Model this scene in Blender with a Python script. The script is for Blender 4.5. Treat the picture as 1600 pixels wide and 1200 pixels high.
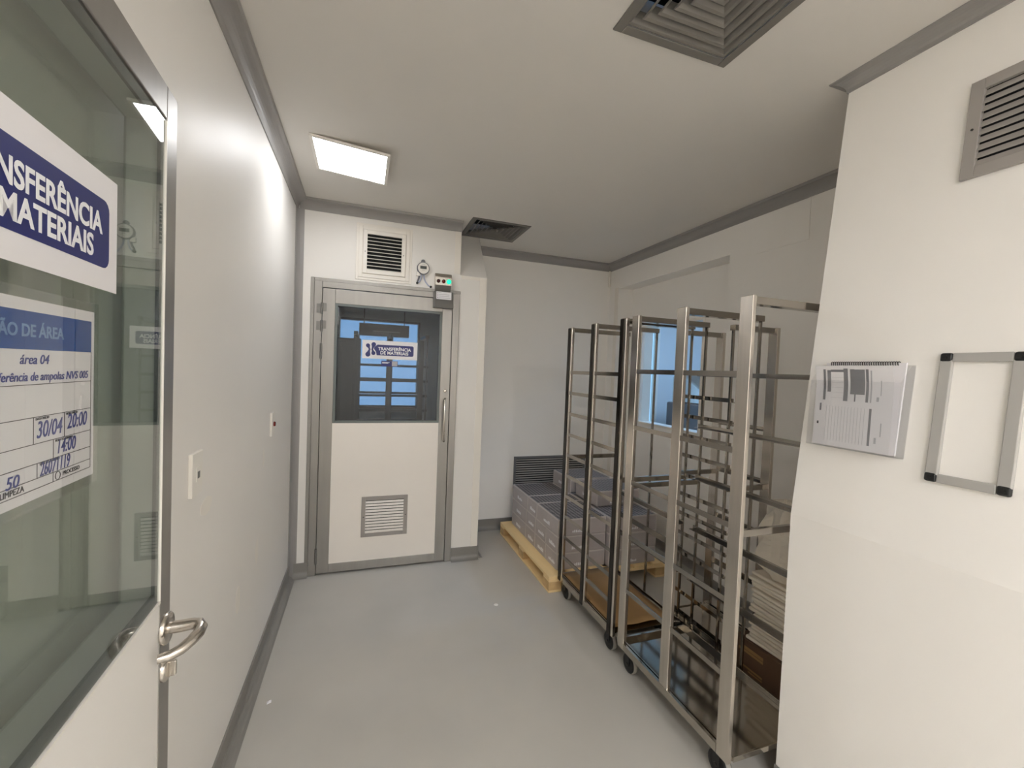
import bpy, math, random
from mathutils import Matrix, Vector
random.seed(7)
S = bpy.context.scene
for o in list(bpy.data.objects):
    bpy.data.objects.remove(o)
COL = S.collection

# ------------------------------------------------------------------ camera
cam_d = bpy.data.cameras.new('camera'); cam = bpy.data.objects.new('camera', cam_d); COL.objects.link(cam)
yaw, pitch, roll = math.radians(19.17196), math.radians(-1.73574), math.radians(2.24949)
fw = Vector((math.sin(yaw)*math.cos(pitch), math.cos(yaw)*math.cos(pitch), math.sin(pitch)))
rt = Vector((math.cos(yaw), -math.sin(yaw), 0)); up = rt.cross(fw)
r2 = rt*math.cos(roll) + up*math.sin(roll); u2 = -rt*math.sin(roll) + up*math.cos(roll)
mw = Matrix(((r2.x, u2.x, -fw.x, 0), (r2.y, u2.y, -fw.y, 0), (r2.z, u2.z, -fw.z, 1.55), (0, 0, 0, 1)))
cam.matrix_world = mw
cam_d.sensor_fit = 'HORIZONTAL'; cam_d.sensor_width = 36.0
cam_d.lens = 36.0*669.7577/1600.0
cam_d.clip_start = 0.02
S.camera = cam

# ------------------------------------------------------------------ world and exposure
w = bpy.data.worlds.new('daylight'); S.world = w; w.use_nodes = True
bg = w.node_tree.nodes['Background']; bg.inputs['Color'].default_value = (0.25, 0.47, 0.80, 1); bg.inputs['Strength'].default_value = 1.7
S.view_settings.view_transform = 'Standard'; S.view_settings.look = 'None'
S.view_settings.exposure = 0.39; S.view_settings.gamma = 1.0
S.view_settings.use_curve_mapping = False
S.cycles.max_bounces = 24; S.cycles.diffuse_bounces = 16; S.cycles.glossy_bounces = 10; S.cycles.transparent_max_bounces = 32
PANEL_LIGHT = 12.0
FILL_LIGHT = 33.0
PANEL_COLOUR = (0.975, 0.985, 1.01)

# ------------------------------------------------------------------ materials
def lin(c):
    return tuple(((v/255)/12.92 if v/255 <= .04045 else ((v/255+.055)/1.055)**2.4) for v in c)
def mat(name, rgb, rough=0.5, metal=0.0, var=0.0, scale=6.0, bump=0.0, bscale=80.0, stretch=None, rvar=0.0, emit=None, estr=0.0, spec=0.5, srgb=True):
    m = bpy.data.materials.new(name); m.use_nodes = True
    nt = m.node_tree; n = nt.nodes; l = nt.links
    p = n['Principled BSDF']
    c = lin(rgb) if srgb else rgb
    p.inputs['Base Color'].default_value = (*c, 1)
    p.inputs['Roughness'].default_value = rough; p.inputs['Metallic'].default_value = metal
    p.inputs['Specular IOR Level'].default_value = spec
    if emit:
        p.inputs['Emission Color'].default_value = (*emit, 1); p.inputs['Emission Strength'].default_value = estr
    tc = mp = None
    if var or bump or rvar:
        tc = n.new('ShaderNodeTexCoord'); mp = n.new('ShaderNodeMapping'); l.new(tc.outputs['Object'], mp.inputs['Vector'])
        if stretch: mp.inputs['Scale'].default_value = stretch
    if var:
        t = n.new('ShaderNodeTexNoise'); t.inputs['Scale'].default_value = scale; t.inputs['Detail'].default_value = 4
        l.new(mp.outputs['Vector'], t.inputs['Vector'])
        r = n.new('ShaderNodeValToRGB')
        r.color_ramp.elements[0].position = .3; r.color_ramp.elements[1].position = .7
        r.color_ramp.elements[0].color = (*[max(0, v*(1-var)) for v in c], 1)
        r.color_ramp.elements[1].color = (*[min(1, v*(1+var)) for v in c], 1)
        l.new(t.outputs['Fac'], r.inputs['Fac']); l.new(r.outputs['Color'], p.inputs['Base Color'])
    if rvar:
        t = n.new('ShaderNodeTexNoise'); t.inputs['Scale'].default_value = scale*1.7; t.inputs['Detail'].default_value = 3
        l.new(mp.outputs['Vector'], t.inputs['Vector'])
        q = n.new('ShaderNodeMapRange'); q.inputs['To Min'].default_value = max(.02, rough-rvar); q.inputs['To Max'].default_value = rough+rvar
        l.new(t.outputs['Fac'], q.inputs['Value']); l.new(q.outputs['Result'], p.inputs['Roughness'])
    if bump:
        t = n.new('ShaderNodeTexNoise'); t.inputs['Scale'].default_value = bscale; t.inputs['Detail'].default_value = 2
        l.new(mp.outputs['Vector'], t.inputs['Vector'])
        b = n.new('ShaderNodeBump'); b.inputs['Strength'].default_value = bump; b.inputs['Distance'].default_value = .002
        l.new(t.outputs['Fac'], b.inputs['Height']); l.new(b.outputs['Normal'], p.inputs['Normal'])
    return m
def glass(name, tint=(.93, .96, .94), f0=0.045):
    m = bpy.data.materials.new(name); m.use_nodes = True
    nt = m.node_tree; n = nt.nodes; l = nt.links
    n.remove(n['Principled BSDF']); out = n['Material Output']
    lw = n.new('ShaderNodeLayerWeight'); lw.inputs['Blend'].default_value = .5
    pw = n.new('ShaderNodeMath'); pw.operation = 'POWER'; pw.inputs[1].default_value = 5.0
    l.new(lw.outputs['Facing'], pw.inputs[0])
    ma = n.new('ShaderNodeMath'); ma.operation = 'MULTIPLY_ADD'; ma.inputs[1].default_value = 1-f0; ma.inputs[2].default_value = f0
    l.new(pw.outputs[0], ma.inputs[0])
    tr = n.new('ShaderNodeBsdfTransparent'); tr.inputs['Color'].default_value = (*tint, 1)
    gl = n.new('ShaderNodeBsdfGlossy'); gl.inputs['Roughness'].default_value = 0.0
    mx = n.new('ShaderNodeMixShader'); l.new(ma.outputs[0], mx.inputs['Fac']); l.new(tr.outputs[0], mx.inputs[1]); l.new(gl.outputs[0], mx.inputs[2])
    l.new(mx.outputs[0], out.inputs['Surface'])
    return m
M = {}
M['wall'] = mat('white_wall_paint', (234, 231, 226), .45, var=.015, scale=1.5, rvar=.05, spec=.22)
M['wall_lightened'] = mat('lightened_wall_paint', (243, 240, 235), .45, var=.015, scale=1.5)  # lighter copy of the same wall paint, brightens the recess
M['ceiling'] = mat('ceiling_paint', (218, 214, 208), .55, var=.02, scale=1.2)
M['trim'] = mat('grey_moulding', (150, 147, 144), .4, var=.02)
M['base'] = mat('grey_baseboard', (134, 131, 126), .35, var=.03)
M['floor'] = mat('grey_epoxy_floor', (186, 183, 176), .22, var=.04, scale=2.2, rvar=.07, bump=.03, bscale=30)
M['white_metal'] = mat('white_painted_metal', (236, 231, 222), .35)
M['panel_white'] = mat('white_door_panel', (242, 236, 228), .4, var=.02, scale=2)
M['alu'] = mat('satin_aluminium', (158, 155, 150), .38, metal=.75, var=.04, scale=4, stretch=(8, 8, .6))
M['alu_light'] = mat('anodised_aluminium', (186, 184, 180), .45, metal=.35)
M['alu_dark'] = mat('grey_aluminium', (128, 126, 122), .42, metal=.5)
M['steel'] = mat('brushed_stainless_steel', (208, 201, 192), .24, metal=1.0, var=.05, scale=5, stretch=(12, 12, .5), rvar=.05)
M['steel_darkened'] = mat('darkened_polished_steel', (166, 160, 152), .14, metal=1.0, var=.03, scale=4)  # base colour darkened for the dark racks these bars reflect
M['reflection_dark'] = mat('dark_reflection_paint', (52, 47, 42), .2, metal=.8)  # colour of the dark reflections painted on the rack posts
M['pan'] = mat('mirror_steel_tray', (182, 176, 166), .1, metal=1.0, var=.04, scale=3, rvar=.05)
M['grille_grey'] = mat('grey_painted_grille', (160, 155, 150), .42)
M['grille_dark'] = mat('dark_grey_diffuser', (118, 114, 108), .45)
M['grille_slate'] = mat('slate_grey_grille', (112, 112, 114), .45)
M['black'] = mat('black_plastic', (22, 22, 22), .45)
M['rubber'] = mat('black_rubber', (18, 18, 18), .6)
M['tread'] = mat('grey_tread', (150, 146, 138), .6)
M['void'] = mat('dark_duct', (20, 20, 20), .9)
M['gasket'] = mat('grey_glazing_gasket', (116, 122, 120), .5)
M['gasket_dark'] = mat('dark_glazing_gasket', (72, 78, 78), .45)
M['blind'] = mat('grey_glazing_reveal', (168, 172, 166), .5)
M['paper'] = mat('white_paper', (232, 230, 232), .6)
M['paper_warm'] = mat('printed_paper', (226, 224, 226), .6)
M['paper_grey'] = mat('grey_print', (128, 128, 132), .6)
M['ink_light'] = mat('pale_grey_print', (176, 176, 180), .6)
M['ink_black'] = mat('black_print', (50, 50, 55), .6)
M['navy'] = mat('navy_blue_print', (25, 33, 104), .4)
M['blue'] = mat('blue_print', (22, 76, 150), .4)
M['pale_blue'] = mat('pale_blue_print', (126, 158, 196), .5)
M['pen'] = mat('blue_pen_ink', (52, 62, 140), .5)
M['white_ink'] = mat('white_print', (240, 240, 242), .5)
M['sleeve'] = glass('clear_plastic_sleeve', (.985, .99, .985), .05)
M['acrylic'] = glass('clear_acrylic', (.982, .985, .99), .05)
M['pane'] = glass('window_glass', (.95, .97, .96), .06)
M['pane_dark'] = glass('tinted_door_glass', (.58, .62, .65), .04)
M['pane_tint'] = glass('door_glass', (.905, .925, .908), .07)
M['plastic_white'] = mat('white_plastic', (232, 228, 220), .35)
M['red'] = mat('dark_red_lens', (110, 22, 16), .25)
M['red_dark'] = mat('unlit_dark_red_lens', (66, 18, 16), .25)
M['green_on'] = mat('lit_green_lens', (40, 220, 170), .3, emit=(.0, .75, .36), estr=1.1)
M['tube_blue'] = mat('pale_blue_hose', (184, 190, 212), .3)
M['meter_rim'] = mat('grey_meter_rim', (120, 120, 124), .35)
M['lcd'] = mat('grey_lcd_screen', (72, 76, 72), .3)
M['wood'] = mat('pale_pine', (240, 212, 158), .65, var=.12, scale=7, stretch=(1, .12, 1), bump=.2, bscale=60)
M['wood_end'] = mat('pine_block', (206, 172, 122), .7, var=.15, scale=14)
M['carton'] = mat('grey_carton', (176, 168, 166), .5, var=.05, scale=9)
M['carton_seam'] = mat('pale_carton_edge', (200, 193, 188), .45)
M['kraft'] = mat('kraft_cardboard', (146, 113, 70), .7, var=.08, scale=5)
M['carton_brown'] = mat('brown_carton', (94, 70, 50), .7, var=.1, scale=6)
M['bag'] = mat('white_plastic_bag', (226, 218, 204), .35, var=.03, scale=8)
M['cloth'] = mat('folded_white_material', (228, 220, 206), .6)
M['lamp'] = mat('lamp_diffuser', (255, 255, 255), .5, emit=PANEL_COLOUR, estr=PANEL_LIGHT)
M['lamp_fill'] = mat('fill_lamp_diffuser', (255, 255, 255), .5, emit=PANEL_COLOUR, estr=FILL_LIGHT)
M['lamp_cool_fill'] = mat('cool_fill_diffuser', (255, 255, 255), .5, emit=(.40, .62, 1.0), estr=34.0)
M['grey_machine'] = mat('grey_machine_paint', (70, 74, 80), .4)  # also the dark colour of the silhouette rack and the added darkening cabinet
M['room_wall'] = mat('far_room_wall', (210, 214, 216), .5)
# dotted lids of the cartons: a tray of small round cells
def dotted(name, base, dot, pitch):
    m = bpy.data.materials.new(name); m.use_nodes = True
    nt = m.node_tree; n = nt.nodes; l = nt.links; p = n['Principled BSDF']; p.inputs['Roughness'].default_value = .4
    tc = n.new('ShaderNodeTexCoord'); v = n.new('ShaderNodeTexVoronoi'); v.feature = 'F1'; v.inputs['Randomness'].default_value = 0
    v.inputs['Scale'].default_value = 1/pitch
    l.new(tc.outputs['Object'], v.inputs['Vector'])
    r = n.new('ShaderNodeValToRGB'); r.color_ramp.elements[0].position = .38; r.color_ramp.elements[1].position = .46
    r.color_ramp.elements[0].color = (*lin(dot), 1); r.color_ramp.elements[1].color = (*lin(base), 1)
    l.new(v.outputs['Distance'], r.inputs['Fac']); l.new(r.outputs['Color'], p.inputs['Base Color'])
    return m
M['cells'] = dotted('dark_cell_tray', (150, 142, 140), (46, 43, 43), .03)

# ------------------------------------------------------------------ mesh helpers
class MB:
    def __init__(s): s.v = []; s.f = []; s.smooth = []
    def add(s, vs, fs, smooth=False):
        k = len(s.v); s.v += [tuple(v) for v in vs]
        s.f += [tuple(i+k for i in f) for f in fs]; s.smooth += [smooth]*len(fs); return s
    def box(s, x0, x1, y0, y1, z0, z1):
        if x0 > x1: x0, x1 = x1, x0
        if y0 > y1: y0, y1 = y1, y0
        if z0 > z1: z0, z1 = z1, z0
        v = [(x0,y0,z0),(x1,y0,z0),(x1,y1,z0),(x0,y1,z0),(x0,y0,z1),(x1,y0,z1),(x1,y1,z1),(x0,y1,z1)]
        return s.add(v, [(0,3,2,1),(4,5,6,7),(0,1,5,4),(1,2,6,5),(2,3,7,6),(3,0,4,7)])
    def prism(s, poly, axis, a, b):
        """extrude a CCW polygon along an axis: 'x' poly=(y,z), 'y' poly=(x,z), 'z' poly=(x,y)"""
        n = len(poly)
        def P(p, t): return {'x': (t, p[0], p[1]), 'y': (p[0], t, p[1]), 'z': (p[0], p[1], t)}[axis]
        vs = [P(p, a) for p in poly] + [P(p, b) for p in poly]
        fs = [tuple(range(n-1, -1, -1)), tuple(range(n, 2*n))] + [(i, (i+1) % n, n+(i+1) % n, n+i) for i in range(n)]
        return s.add(vs, fs)
    def tube(s, pts, r, seg=12, caps=True, smooth=True):
        pts = [Vector(p) for p in pts]; n = len(pts); rings = []
        rr = r if isinstance(r, (list, tuple)) else [r]*n
        t0 = (pts[1]-pts[0]).normalized()
        a = t0.orthogonal().normalized()
        for i, p in enumerate(pts):
            t = ((pts[min(i+1, n-1)]-pts[i]).normalized() + (pts[i]-pts[max(i-1, 0)]).normalized())
            if t.length < 1e-6: t = t0
            t.normalize(); a = (a - t*a.dot(t)).normalized(); b = t.cross(a)
            rings.append([p + (a*math.cos(2*math.pi*k/seg) + b*math.sin(2*math.pi*k/seg))*rr[i] for k in range(seg)])
        vs = [v for q in rings for v in q]
        fs = [(i*seg+k, i*seg+(k+1) % seg, (i+1)*seg+(k+1) % seg, (i+1)*seg+k) for i in range(n-1) for k in range(seg)]
        s.add(vs, fs, smooth)
        if caps:
            s.add(rings[0], [tuple(range(seg-1, -1, -1))]); s.add(rings[-1], [tuple(range(seg))])
        return s
    def lathe(s, prof, axis='z', c=(0,0,0), seg=28, smooth=True):
        """prof: list of (radius, height) turned about an axis"""
        def P(r, h, t):
            x, y = r*math.cos(t), r*math.sin(t)
            q = {'z': (x, y, h), 'y': (x, h, y), 'x': (h, x, y)}[axis]
            return (q[0]+c[0], q[1]+c[1], q[2]+c[2])
        vs = [P(r, h, 2*math.pi*k/seg) for r, h in prof for k in range(seg)]
        fs = [(i*seg+k, i*seg+(k+1) % seg, (i+1)*seg+(k+1) % seg, (i+1)*seg+k) for i in range(len(prof)-1) for k in range(seg)]
        s.add(vs, fs, smooth)
        if prof[0][0] > 1e-6: s.add(vs[:seg], [tuple(range(seg-1, -1, -1))])
        if prof[-1][0] > 1e-6: s.add(vs[-seg:], [tuple(range(seg))])
        return s
    def build(s, name, m, parent=None, bevel=0.0, kind=None, label=None, segs=2):
        me = bpy.data.meshes.new(name); me.from_pydata(s.v, [], s.f); me.update()
        import bmesh
        bm = bmesh.new(); bm.from_mesh(me); bmesh.ops.recalc_face_normals(bm, faces=bm.faces[:]); bm.to_mesh(me); bm.free()
        for i, p in enumerate(me.polygons): p.use_smooth = s.smooth[i]
        me.materials.append(m)
        o = bpy.data.objects.new(name, me); COL.objects.link(o)
        if parent: o.parent = parent
        if bevel:
            b = o.modifiers.new('bevel', 'BEVEL'); b.width = bevel; b.segments = segs; b.limit_method = 'ANGLE'; b.angle_limit = math.radians(40)
        if kind: o['kind'] = kind
        if label: o['label'] = label
        return o
def bx(*a): return MB().box(*a)
def thing(name, label, cat, loc=(0,0,0), rot=(0,0,0), group=None, kind=None):
    o = bpy.data.objects.new(name, None); COL.objects.link(o); o.location = loc; o.rotation_euler = rot
    o.empty_display_size = .05
    return tag(o, label, cat, group, kind)
def tag(o, label, cat, group=None, kind=None):
    o['label'] = label; o['category'] = cat
    if group: o['group'] = group
    if kind: o['kind'] = kind
    return o
def copy_tree(o, parent=None):
    c = o.copy(); COL.objects.link(c); c.parent = parent
    for ch in list(o.children): copy_tree(ch, c)
    return c
def struct(o, label, cat):
    return tag(o, label, cat, kind='structure')
def text(name, s, size, m, parent, x, y, z, align='LEFT', bold=0.0, shear=0.0, sx=1.0, rot=0.0, label=None, width=None):
    """flat lettering in the parent's X-Z plane, read from its -Y side"""
    cu = bpy.data.curves.new(name, 'FONT'); cu.body = s; cu.size = size; cu.align_x = align; cu.align_y = 'CENTER'
    cu.offset = bold; cu.shear = shear; cu.extrude = .0002; cu.resolution_u = 4
    tmp = bpy.data.objects.new('lettering_curve', cu); COL.objects.link(tmp)
    bpy.context.view_layer.update()
    dg = bpy.context.evaluated_depsgraph_get()
    me = bpy.data.meshes.new_from_object(tmp.evaluated_get(dg), depsgraph=dg)
    bpy.data.objects.remove(tmp)
    R = Matrix.Rotation(rot, 3, 'Z')
    if width: sx = width/max(1e-6, max(v.co.x for v in me.vertices)-min(v.co.x for v in me.vertices))
    for v in me.vertices:
        q = R @ Vector((v.co.x*sx, v.co.y, 0)); zc = v.co.z
        v.co = (q.x, -zc, q.y)
    me.name = name; me.materials.clear(); me.materials.append(m)
    o = bpy.data.objects.new(name, me); COL.objects.link(o); o.parent = parent; o.location = (x, y, z)
    if label: o['label'] = label
    return o
def arc(cx, cy, r, a0, a1, n=8):
    return [(cx+r*math.cos(math.radians(a0+(a1-a0)*i/n)), cy+r*math.sin(math.radians(a0+(a1-a0)*i/n))) for i in range(n+1)]
def cove(wd, h):   # concave ceiling moulding, wall at 0, ceiling at 0
    return [(0, 0), (0, -h), (.006, -h)] + arc(wd-.004, -h, wd-.012, 180, 90, 8)[1:] + [(wd, -.006), (wd, 0)]
def skirt(h, t=.008, r=.04):
    return [(0, 0), (t+r, 0)] + arc(t+r, r, r, 270, 180, 6)[1:] + [(t, h), (0, h)]

CEIL = 2.70; XL = -.47; YB = 3.38; YF = 3.97; XR = 2.43; XN = 1.547; YE = 1.170; ZK = 1.053; TILT = .1085
def xn(z): return XN + max(0, z-ZK)*TILT

# ------------------------------------------------------------------ the setting
struct(bx(-1.6, 5.3, -3.6, 5.6, -.12, 0).build('floor', M['floor']), 'glossy grey epoxy floor of the clean corridor', 'floor')
c = MB(); DX0, DX1 = .772, 1.204; DA = (.835, 1.262); DB = (3.222, 3.645)
c.box(-1.6, DX0, -3.6, 5.6, CEIL, CEIL+.14); c.box(DX1, 5.3, -3.6, 5.6, CEIL, CEIL+.14)
for a, b in ((-3.6, DA[0]), (DA[1], DB[0]), (DB[1], 5.6)): c.box(DX0, DX1, a, b, CEIL, CEIL+.14)
struct(c.build('ceiling', M['ceiling']), 'plain off-white ceiling with two dark air diffusers', 'ceiling')
wl = struct(bx(XL-.12, XL, -3.5, 3.5, 0, CEIL).build('wall_left', M['wall']), 'long glossy white wall on the left of the corridor', 'wall')
for i, (y, z, h, wd) in enumerate(((2.47, 1.06, .09, .022), (2.36, .62, .11, .03), (2.03, .55, .10, .03), (1.62, 1.075, .05, .05))):
    pts = [(y+wd*math.cos(t*math.pi/6)*(1+.25*random.random()), z+h/2*math.sin(t*math.pi/6)*(1+.25*random.random())) for t in range(12)]
    MB().prism(pts, 'x', XL, XL+.0006).build('filler_patch', M['white_metal'], wl)
struct(bx(XL-.12, 2.73, -3.52, -3.4, 0, CEIL).build('wall_front', M['wall_lightened']), 'white wall behind the camera position', 'wall')
DL, DR, DT = -.345, .705, 2.14
wb = MB(); wb.box(XL-.12, DL, YB, YB+.1, 0, CEIL); wb.box(DL, .705, YB, YB+.1, DT, CEIL)
struct(wb.build('wall_back', M['wall']), 'white end wall around the closed metal door', 'wall')
pil = MB().prism([(YB, 0), (4.07, 0), (4.07, CEIL), (YB+.305, CEIL), (YB, 2.292)], 'x', .705, .925)
struct(pil.build('wall_pillar', M['wall']), 'white wall end right of the door, its top cut back in a slope', 'wall')
struct(bx(.925, 2.73, YF, YF+.1, 0, CEIL).build('wall_far', M['wall_lightened']), 'recessed far wall behind the pallet of cartons', 'wall')
wr = MB(); NY0, NY1, NX, NZ = 2.40, 3.80, 2.60, 2.432
WY0, WY1, WZ0, WZ1 = 2.78, 3.62, 1.08, 2.05
wr.box(XR, 2.73, YE-.3, NY0, 0, CEIL); wr.box(XR, 2.73, NY1, 4.07, 0, CEIL); wr.box(XR, 2.73, NY0, NY1, NZ, CEIL)
wr.box(NX, 2.73, NY0, WY0, 0, NZ); wr.box(NX, 2.73, WY1, NY1, 0, NZ); wr.box(NX, 2.73, WY0, WY1, 0, WZ0); wr.box(NX, 2.73, WY0, WY1, WZ1, NZ)
struct(wr.build('wall_right', M['wall_lightened']), 'right-hand wall behind the racks with a wide shallow niche', 'wall')
wn = MB().prism([(XN, 0), (2.43, 0), (2.43, CEIL), (xn(CEIL), CEIL), (XN, ZK)], 'y', -3.45, YE)
struct(wn.build('wall_near_right', M['wall_lightened']), 'near white wall at the right, leaning back above waist height', 'wall')

# mouldings
CW, CH = .065, .07
def moulding(name, mk, label, cat, m='trim'): struct(mk.build(name, M[m]), label, cat)
pf = cove(CW, CH)
moulding('trim_1', MB().prism([(XL+a, CEIL+b) for a, b in pf], 'y', -3.4, YB), 'grey cove moulding along the top of the left wall', 'moulding')
moulding('trim_2', MB().prism([(YB-a, CEIL+b) for a, b in pf], 'x', XL+.02, .705), 'grey cove moulding above the end door', 'moulding')
moulding('trim_3', MB().prism([(YF-a, CEIL+b) for a, b in pf], 'x', .925, XR), 'grey cove moulding on the recessed far wall', 'moulding')
moulding('trim_4', MB().prism([(XR-a, CEIL+b) for a, b in pf], 'y', YE+.06, YF), 'grey cove moulding above the right-hand niche', 'moulding')
xt = xn(CEIL)
xw = xn(CEIL-.04)
p5 = [(xt, CEIL), (xw, CEIL-.042), (xw-.006, CEIL-.042)] + [(xw-.05+.044*math.sin(math.radians(t)), CEIL-.004-.036*(1-math.cos(math.radians(t)))) for t in (75, 60, 45, 30, 15, 0)] + [(xw-.054, CEIL-.004), (xw-.054, CEIL)]
m5 = MB(); n5 = len(p5); kx = .04/.054
e5 = [(x, YE+max(0, xw-x)*kx, z) for x, z in p5]
vs = [(x, -3.4, z) for x, z in p5] + e5 + [(2.42, y, z) for x, y, z in e5]
m5.add(vs, [tuple(range(n5-1, -1, -1)), tuple(range(2*n5, 3*n5))] + [(r*n5+i, r*n5+(i+1) % n5, (r+1)*n5+(i+1) % n5, (r+1)*n5+i) for r in (0, 1) for i in range(n5)])
moulding('trim_5', m5, 'grey cove moulding around the top of the near right wall', 'moulding')
# upright coves in the corners
moulding('trim_6', MB().prism([(XL, YB), (XL, YB-.05), (XL+.004, YB-.05)] + [(XL+.05-.046*math.cos(math.radians(t)), YB-.05+.046*math.sin(math.radians(t))) for t in (15, 30, 45, 60, 75)] + [(XL+.05, YB-.004), (XL+.05, YB)], 'z', 0, CEIL-.07), 'upright pale cove in the corner left of the door', 'moulding')
moulding('trim_7', MB().box(.655, .704, YB-.004, YB, 2.30, CEIL-.07), 'thin upright cover strip above the signal lamps', 'moulding', 'white_metal')
moulding('trim_8', MB().box(.868, .925, YB-.004, YB, .1, 2.285), 'thin upright cover strip on the wall end right of the door', 'moulding', 'white_metal')
moulding('trim_9', MB().box(.715, .866, YB-.004, YB, 2.264, 2.288), 'thin level cover strip at the top of the wall end', 'moulding', 'white_metal')
t10 = MB(); t10.tube([(XR-.022, YF-.022, CEIL-.07), (XR-.022, YF-.022, CEIL-.19), (XR-.008, YF-.008, CEIL-.225)], .012, 10)
moulding('trim_10', t10, 'short white conduit stub in the far right ceiling corner', 'moulding', 'white_metal')
moulding('trim_11', MB().box(XR-.004, XR, NY1, NY1+.06, .1, NZ+.01), 'upright white strip beside the niche', 'moulding', 'white_metal')
# skirtings
sk = skirt(.10)
moulding('baseboard_left', MB().prism([(XL+a, b) for a, b in sk], 'y', -3.4, YB), 'grey skirting at the foot of the left wall', 'skirting', 'base')
moulding('baseboard_back', MB().prism([(YB-a, b) for a, b in sk], 'x', XL+.03, DL), 'short grey skirting left of the end door', 'skirting', 'base')
moulding('baseboard_pillar', MB().prism([(YB-a, b) for a, b in sk], 'x', DR, .93).prism([(.925+a, b) for a, b in sk], 'y', YB-.012, YF), 'grey skirting around the wall end right of the door', 'skirting', 'base')
moulding('baseboard_far', MB().prism([(YF-a, b) for a, b in sk], 'x', .95, XR), 'grey skirting below the recessed far wall', 'skirting', 'base')
moulding('baseboard_right', MB().prism([(XR-a, b) for a, b in sk], 'y', YE, NY0).prism([(NX-a, b) for a, b in sk], 'y', NY0, NY1), 'grey skirting along the right wall behind the racks', 'skirting', 'base')
moulding('baseboard_near', MB().prism([(XN-a, b) for a, b in skirt(.072, .004, .02)], 'y', -3.4, YE+.004), 'low grey skirting below the near right wall', 'skirting', 'base')

# ------------------------------------------------------------------ neighbouring rooms seen through the glass
B2 = 5.0; V0, V1, U0, U1 = -.27, .60, 1.07, 2.06
g = MB(); g.box(-1.5, V0, B2, B2+.1, 0, CEIL); g.box(V1, 1.5, B2, B2+.1, 0, CEIL); g.box(V0, V1, B2, B2+.1, 0, U0); g.box(V0, V1, B2, B2+.1, U1, CEIL)
struct(g.build('wall_back_room_end', M['room_wall']), 'end wall of the dim room beyond the closed door', 'wall')
struct(bx(-1.5, -1.4, 3.5, B2, 0, CEIL).build('wall_back_room_left', M['room_wall']), 'left wall of the dim room beyond the closed door', 'wall')
struct(bx(1.3, 1.4, 4.07, B2, 0, CEIL).build('wall_back_room_right', M['room_wall']), 'right wall of the dim room beyond the closed door', 'wall')
struct(bx(-1.5, XL-.12, YB+.02, YB+.12, 0, CEIL).build('wall_back_room_front', M['room_wall']), 'near wall of the dim room beyond the closed door', 'wall')
g = MB(); RX, RY = 4.9, 4.9
g.box(2.73, 3.56, RY, RY+.1, 0, CEIL); g.box(3.82, RX+.1, RY, RY+.1, 0, CEIL); g.box(3.56, 3.82, RY, RY+.1, 2.25, CEIL); g.box(3.56, 3.82, RY, RY+.1, 0, .02)
struct(g.build('wall_side_room_end', M['room_wall']), 'pale end wall of the blue-lit room behind the window', 'wall')
g = MB(); g.box(RX, RX+.1, .6, 2.6, 0, CEIL); g.box(RX, RX+.1, 4.2, RY, 0, CEIL); g.box(RX, RX+.1, 2.6, 4.2, 0, .9); g.box(RX, RX+.1, 2.6, 4.2, 2.2, CEIL)
struct(g.build('wall_side_room_right', M['room_wall']), 'outer wall of the blue-lit room behind the window', 'wall')
struct(bx(2.73, RX, .6, .7, 0, CEIL).build('wall_side_room_front', M['room_wall']), 'near wall of the blue-lit room behind the window', 'wall')

def window(name, label, axis, plane, a0, a1, z0, z1, depth, fm='white_metal', fw_=.022):
    """fixed window in the opening; axis 'x' faces -X at X=plane, 'y' faces -Y"""
    r = thing(name, label, 'window', kind='structure')
    def B(mb, lo, hi, p0, p1, zz0, zz1):
        if axis == 'x': mb.box(p0, p1, lo, hi, zz0, zz1)
        else: mb.box(lo, hi, p0, p1, zz0, zz1)
    f = MB(); p0, p1 = plane-.006, plane+depth
    B(f, a0, a0+fw_, p0, p1, z0, z1); B(f, a1-fw_, a1, p0, p1, z0, z1); B(f, a0+fw_, a1-fw_, p0, p1, z0, z0+fw_); B(f, a0+fw_, a1-fw_, p0, p1, z1-fw_, z1)
    f.build('window_frame', M[fm], r)
    p = MB(); B(p, a0+fw_, a1-fw_, plane+.02, plane+.026, z0+fw_, z1-fw_); p.build('pane', M['pane'], r)
    return r
window('window_1', 'fixed window in the niche, showing a blue-lit room', 'x', NX, WY0, WY1, WZ0, WZ1, .12)
window('window_2', 'daylight window of the dim room, seen through the door glass', 'y', B2, V0, V1, U0, U1, .08, 'alu_dark')
window('added_window_3', 'unseen outer window added to let blue daylight into the side room', 'x', RX, 2.6, 4.2, .9, 2.2, .08, 'white_metal', .04)  # opening added out of view as a source of blue light
window('window_4', 'tall bright glazed opening at the end of the blue-lit room', 'y', RY, 3.56, 3.82, .02, 2.25, .08, 'white_metal', .04)

# machine in the side room
mc = thing('machine', 'dark machine with a sloping lid, seen through the niche window', 'machine', (3.95, 4.05, 0))
MB().box(-.42, .42, -.3, .3, .06, 1.25).build('body', M['grey_machine'], mc, .02)
MB().prism([(-.26, 1.25), (.28, 1.25), (.28, 1.56), (.12, 1.6), (-.2, 1.42)], 'x', -.36, .36).build('lid', M['steel'], mc, .015)
for sx in (-.34, .34):
    for sy in (-.22, .22): MB().lathe([(.03, 0), (.03, .06)], 'z', (sx, sy, 0), 12).build('foot', M['black'], mc)

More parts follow.
